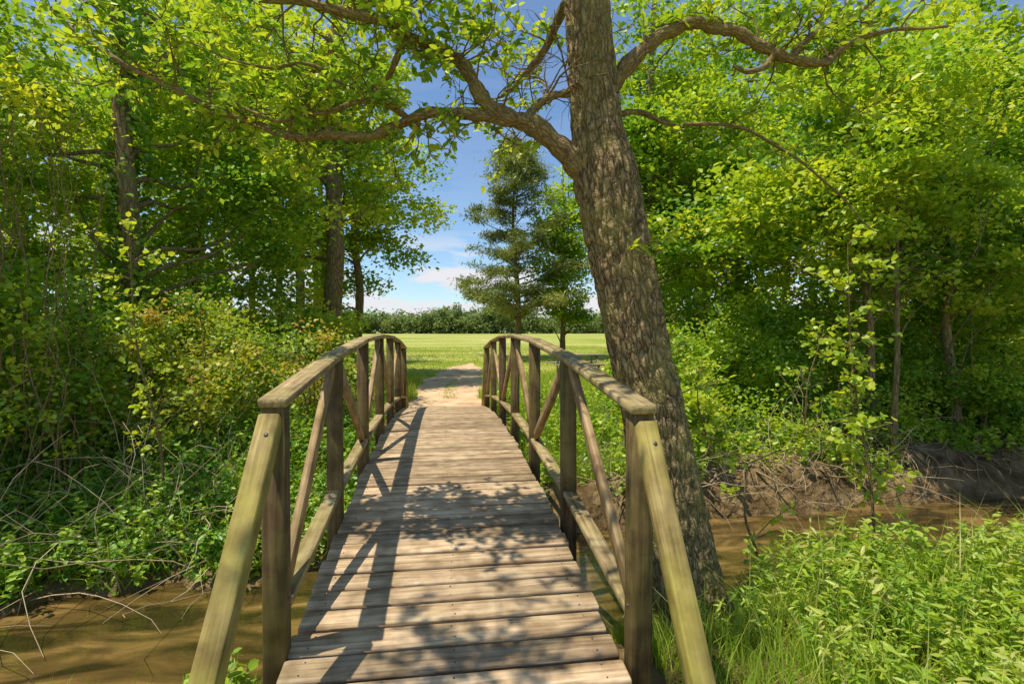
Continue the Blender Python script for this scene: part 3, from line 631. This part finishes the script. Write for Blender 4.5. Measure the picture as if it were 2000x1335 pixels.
for k in range(60):
    a=rng.uniform(2.2,10); b=yc(a)+hw(a)+rng.uniform(.35,.8); p=A(a,b,float(terr(a,b))+.02); d=nrmz(A(rng.normal()*1.2,-.9,-.35)); P=[p]
    for q in range(7):
        d=nrmz(d+rng.normal(size=3)*.35+A(0,-.05,-.1)); p=p+d*.13; p[2]=max(p[2],float(terr(p[0],p[1]))+.012); P.append(p)
    tube(g,np.array(P),np.linspace(rng.uniform(.006,.022),.003,8),6)
g.build('exposed_roots',M_root,smooth=True)
g=Geo()
for k in range(70):
    a=rng.uniform(-6.4,-4.0);b=rng.uniform(5.4,7.0); z0=float(terr(a,b)); P=[]
    dx,dy=rng.normal()*.4,rng.normal()*.3
    for q in range(12): P.append((a+dx*q/11+rng.normal()*.06,b+dy*q/11+rng.normal()*.05,z0+q*.42))
    P,R=catmull(P,np.linspace(.010,.004,12)*rng.uniform(.4,1.2),2); tube(g,P,R,5)
g.build('hanging_vines',M_limb,smooth=True)

# ------------------------------------------------------------ picnic table
g=Geo(); tx,ty=4.7,17.6; z0=float(terr(tx,ty))
for k in range(5): beam(g,(tx-.95,ty-.3+k*.15,z0+.76),(tx+.95,ty-.3+k*.15,z0+.76),.14,.04)
for sy in (-.72,.72):
    for q in (-.07,.07): beam(g,(tx-.95,ty+sy+q,z0+.45),(tx+.95,ty+sy+q,z0+.45),.13,.04)
for sx in (-.62,.62):
    beam(g,(tx+sx,ty-.78,z0+.405),(tx+sx,ty+.78,z0+.405),.04,.09); beam(g,(tx+sx,ty-.34,z0+.69),(tx+sx,ty+.34,z0+.69),.04,.09)
    for sy in (-1,1): beam(g,(tx+sx+.045,ty+sy*.25,z0+.73),(tx+sx+.045,ty+sy*.62,z0),.04,.09,up=(0,1,.3))
g.build('picnic_table',M_table)

# ------------------------------------------------------------ woods behind and far treeline
g=Geo()
def mass(x0,x1,y0,y1,hh,n,size,rc,nl):
    e=[(rng.uniform(x0,x1),rng.uniform(y0,y1),rng.uniform(.1,1)**.9*hh) for k in range(n)]
    return clumps(g,[(a[0],a[1],a[2],.8,.8,.6) for a in e],n,nl,rc,size,LEAF1,(.05,.8),flat=.6)
mass(-34,-5.5,22,30,14,400,.30,1.5,85)
mass(-26,-13,8,20,10,170,.22,1.2,95)
mass(11.5,40,20,30,12,380,.30,1.5,85)
mass(15,26,8,20,8,170,.22,1.2,95)
g.build('woods',M_leaf_l)
t=Geo()
for (x0,x1,y0,y1,n) in ((-34,-6,21,30,40),(11.5,38,20,30,40)):
    for k in range(n):
        a=rng.uniform(x0,x1);b=rng.uniform(y0,y1);tube(t,np.array([(a,b,-.2),(a+.1,b,4),(a+rng.normal()*.4,b,9),(a,b,12)]),np.array([.18,.14,.1,.03]),7)
t.build('woods_trunks',M_bark2,smooth=True)
g=Geo(); e=[]
for k in range(900):
    a=rng.uniform(-160,210); hgt=8.5+2.0*math.sin(a*.11)+1.2*math.sin(a*.31+1)+rng.normal()*.8
    b=rng.uniform(160,185); e.append((a,b,.6+hgt*rng.uniform(.1,.66),rng.uniform(2,4),2.5,hgt*.33))
clumps(g,e,4800,40,2.0,1.0,LEAF1,(.05,.9),flat=.8)
g.build('distant_treeline',M_far_haze)

# ------------------------------------------------------------ sky, sun, camera
sd=nrmz(A(-.32,-.08,.94)); el=math.asin(sd[2]); az=math.atan2(sd[0],sd[1])
w=bpy.data.worlds.new('World'); scene.world=w; w.use_nodes=True
nt=w.node_tree; nd=nt.nodes; lk=nt.links; nd.clear()
sky=N(nd,'ShaderNodeTexSky',sky_type='NISHITA'); sky.sun_disc=False; sky.sun_elevation=el; sky.sun_rotation=az; sky.ozone_density=2.0; sky.dust_density=.3
hue=N(nd,'ShaderNodeMix',data_type='RGBA',blend_type='MULTIPLY'); hue.inputs[0].default_value=1; hue.inputs[7].default_value=(.88,1.0,1.08,1); lk.new(sky.outputs[0],hue.inputs[6]); hue.clamp_result=False
tc=N(nd,'ShaderNodeTexCoord'); mp=N(nd,'ShaderNodeMapping'); mp.inputs['Scale'].default_value=(2,2,9); mp.inputs['Location'].default_value=(3.1,.7,.4); lk.new(tc.outputs['Generated'],mp.inputs[0])
nz=N(nd,'ShaderNodeTexNoise'); nz.inputs['Scale'].default_value=3.6; nz.inputs['Detail'].default_value=8; lk.new(mp.outputs[0],nz.inputs['Vector'])
rc=ramp(nd,[(.44,(0,0,0)),(.54,(1,1,1))]); lk.new(nz.outputs['Fac'],rc.inputs[0])
sp=N(nd,'ShaderNodeSeparateXYZ'); lk.new(tc.outputs['Generated'],sp.inputs[0])
rh=ramp(nd,[(0,(1,1,1)),(.12,(1,1,1)),(.19,(.08,.08,.08)),(.5,(.04,.04,.04))]); lk.new(sp.outputs['Z'],rh.inputs[0])
mm=N(nd,'ShaderNodeMath',operation='MULTIPLY'); lk.new(rc.outputs[0],mm.inputs[0]); lk.new(rh.outputs[0],mm.inputs[1])
mx=N(nd,'ShaderNodeMix',data_type='RGBA'); lk.new(mm.outputs[0],mx.inputs[0]); lk.new(hue.outputs[2],mx.inputs[6]); mx.inputs[7].default_value=(5.6,5.6,5.9,1)
bg=N(nd,'ShaderNodeBackground'); bg.inputs[1].default_value=.15; lk.new(mx.outputs[2],bg.inputs[0])
o=N(nd,'ShaderNodeOutputWorld'); lk.new(bg.outputs[0],o.inputs[0])
sl=bpy.data.lights.new('sun','SUN'); sl.energy=5; sl.angle=math.radians(.5); sl.color=(1,.93,.78)
so=bpy.data.objects.new('sun',sl); scene.collection.objects.link(so); so.rotation_euler=Vector(sd).to_track_quat('Z','Y').to_euler()
cam=bpy.data.cameras.new('camera'); cam.lens=18; cam.sensor_width=36; cam.clip_start=.05; cam.clip_end=4000
co=bpy.data.objects.new('camera',cam); scene.collection.objects.link(co); co.location=(0,0,1.6)
co.rotation_euler=(math.radians(90-1.29),0,math.radians(-7.8)); scene.camera=co
scene.view_settings.view_transform='Standard'; scene.view_settings.look='None'; scene.view_settings.exposure=0
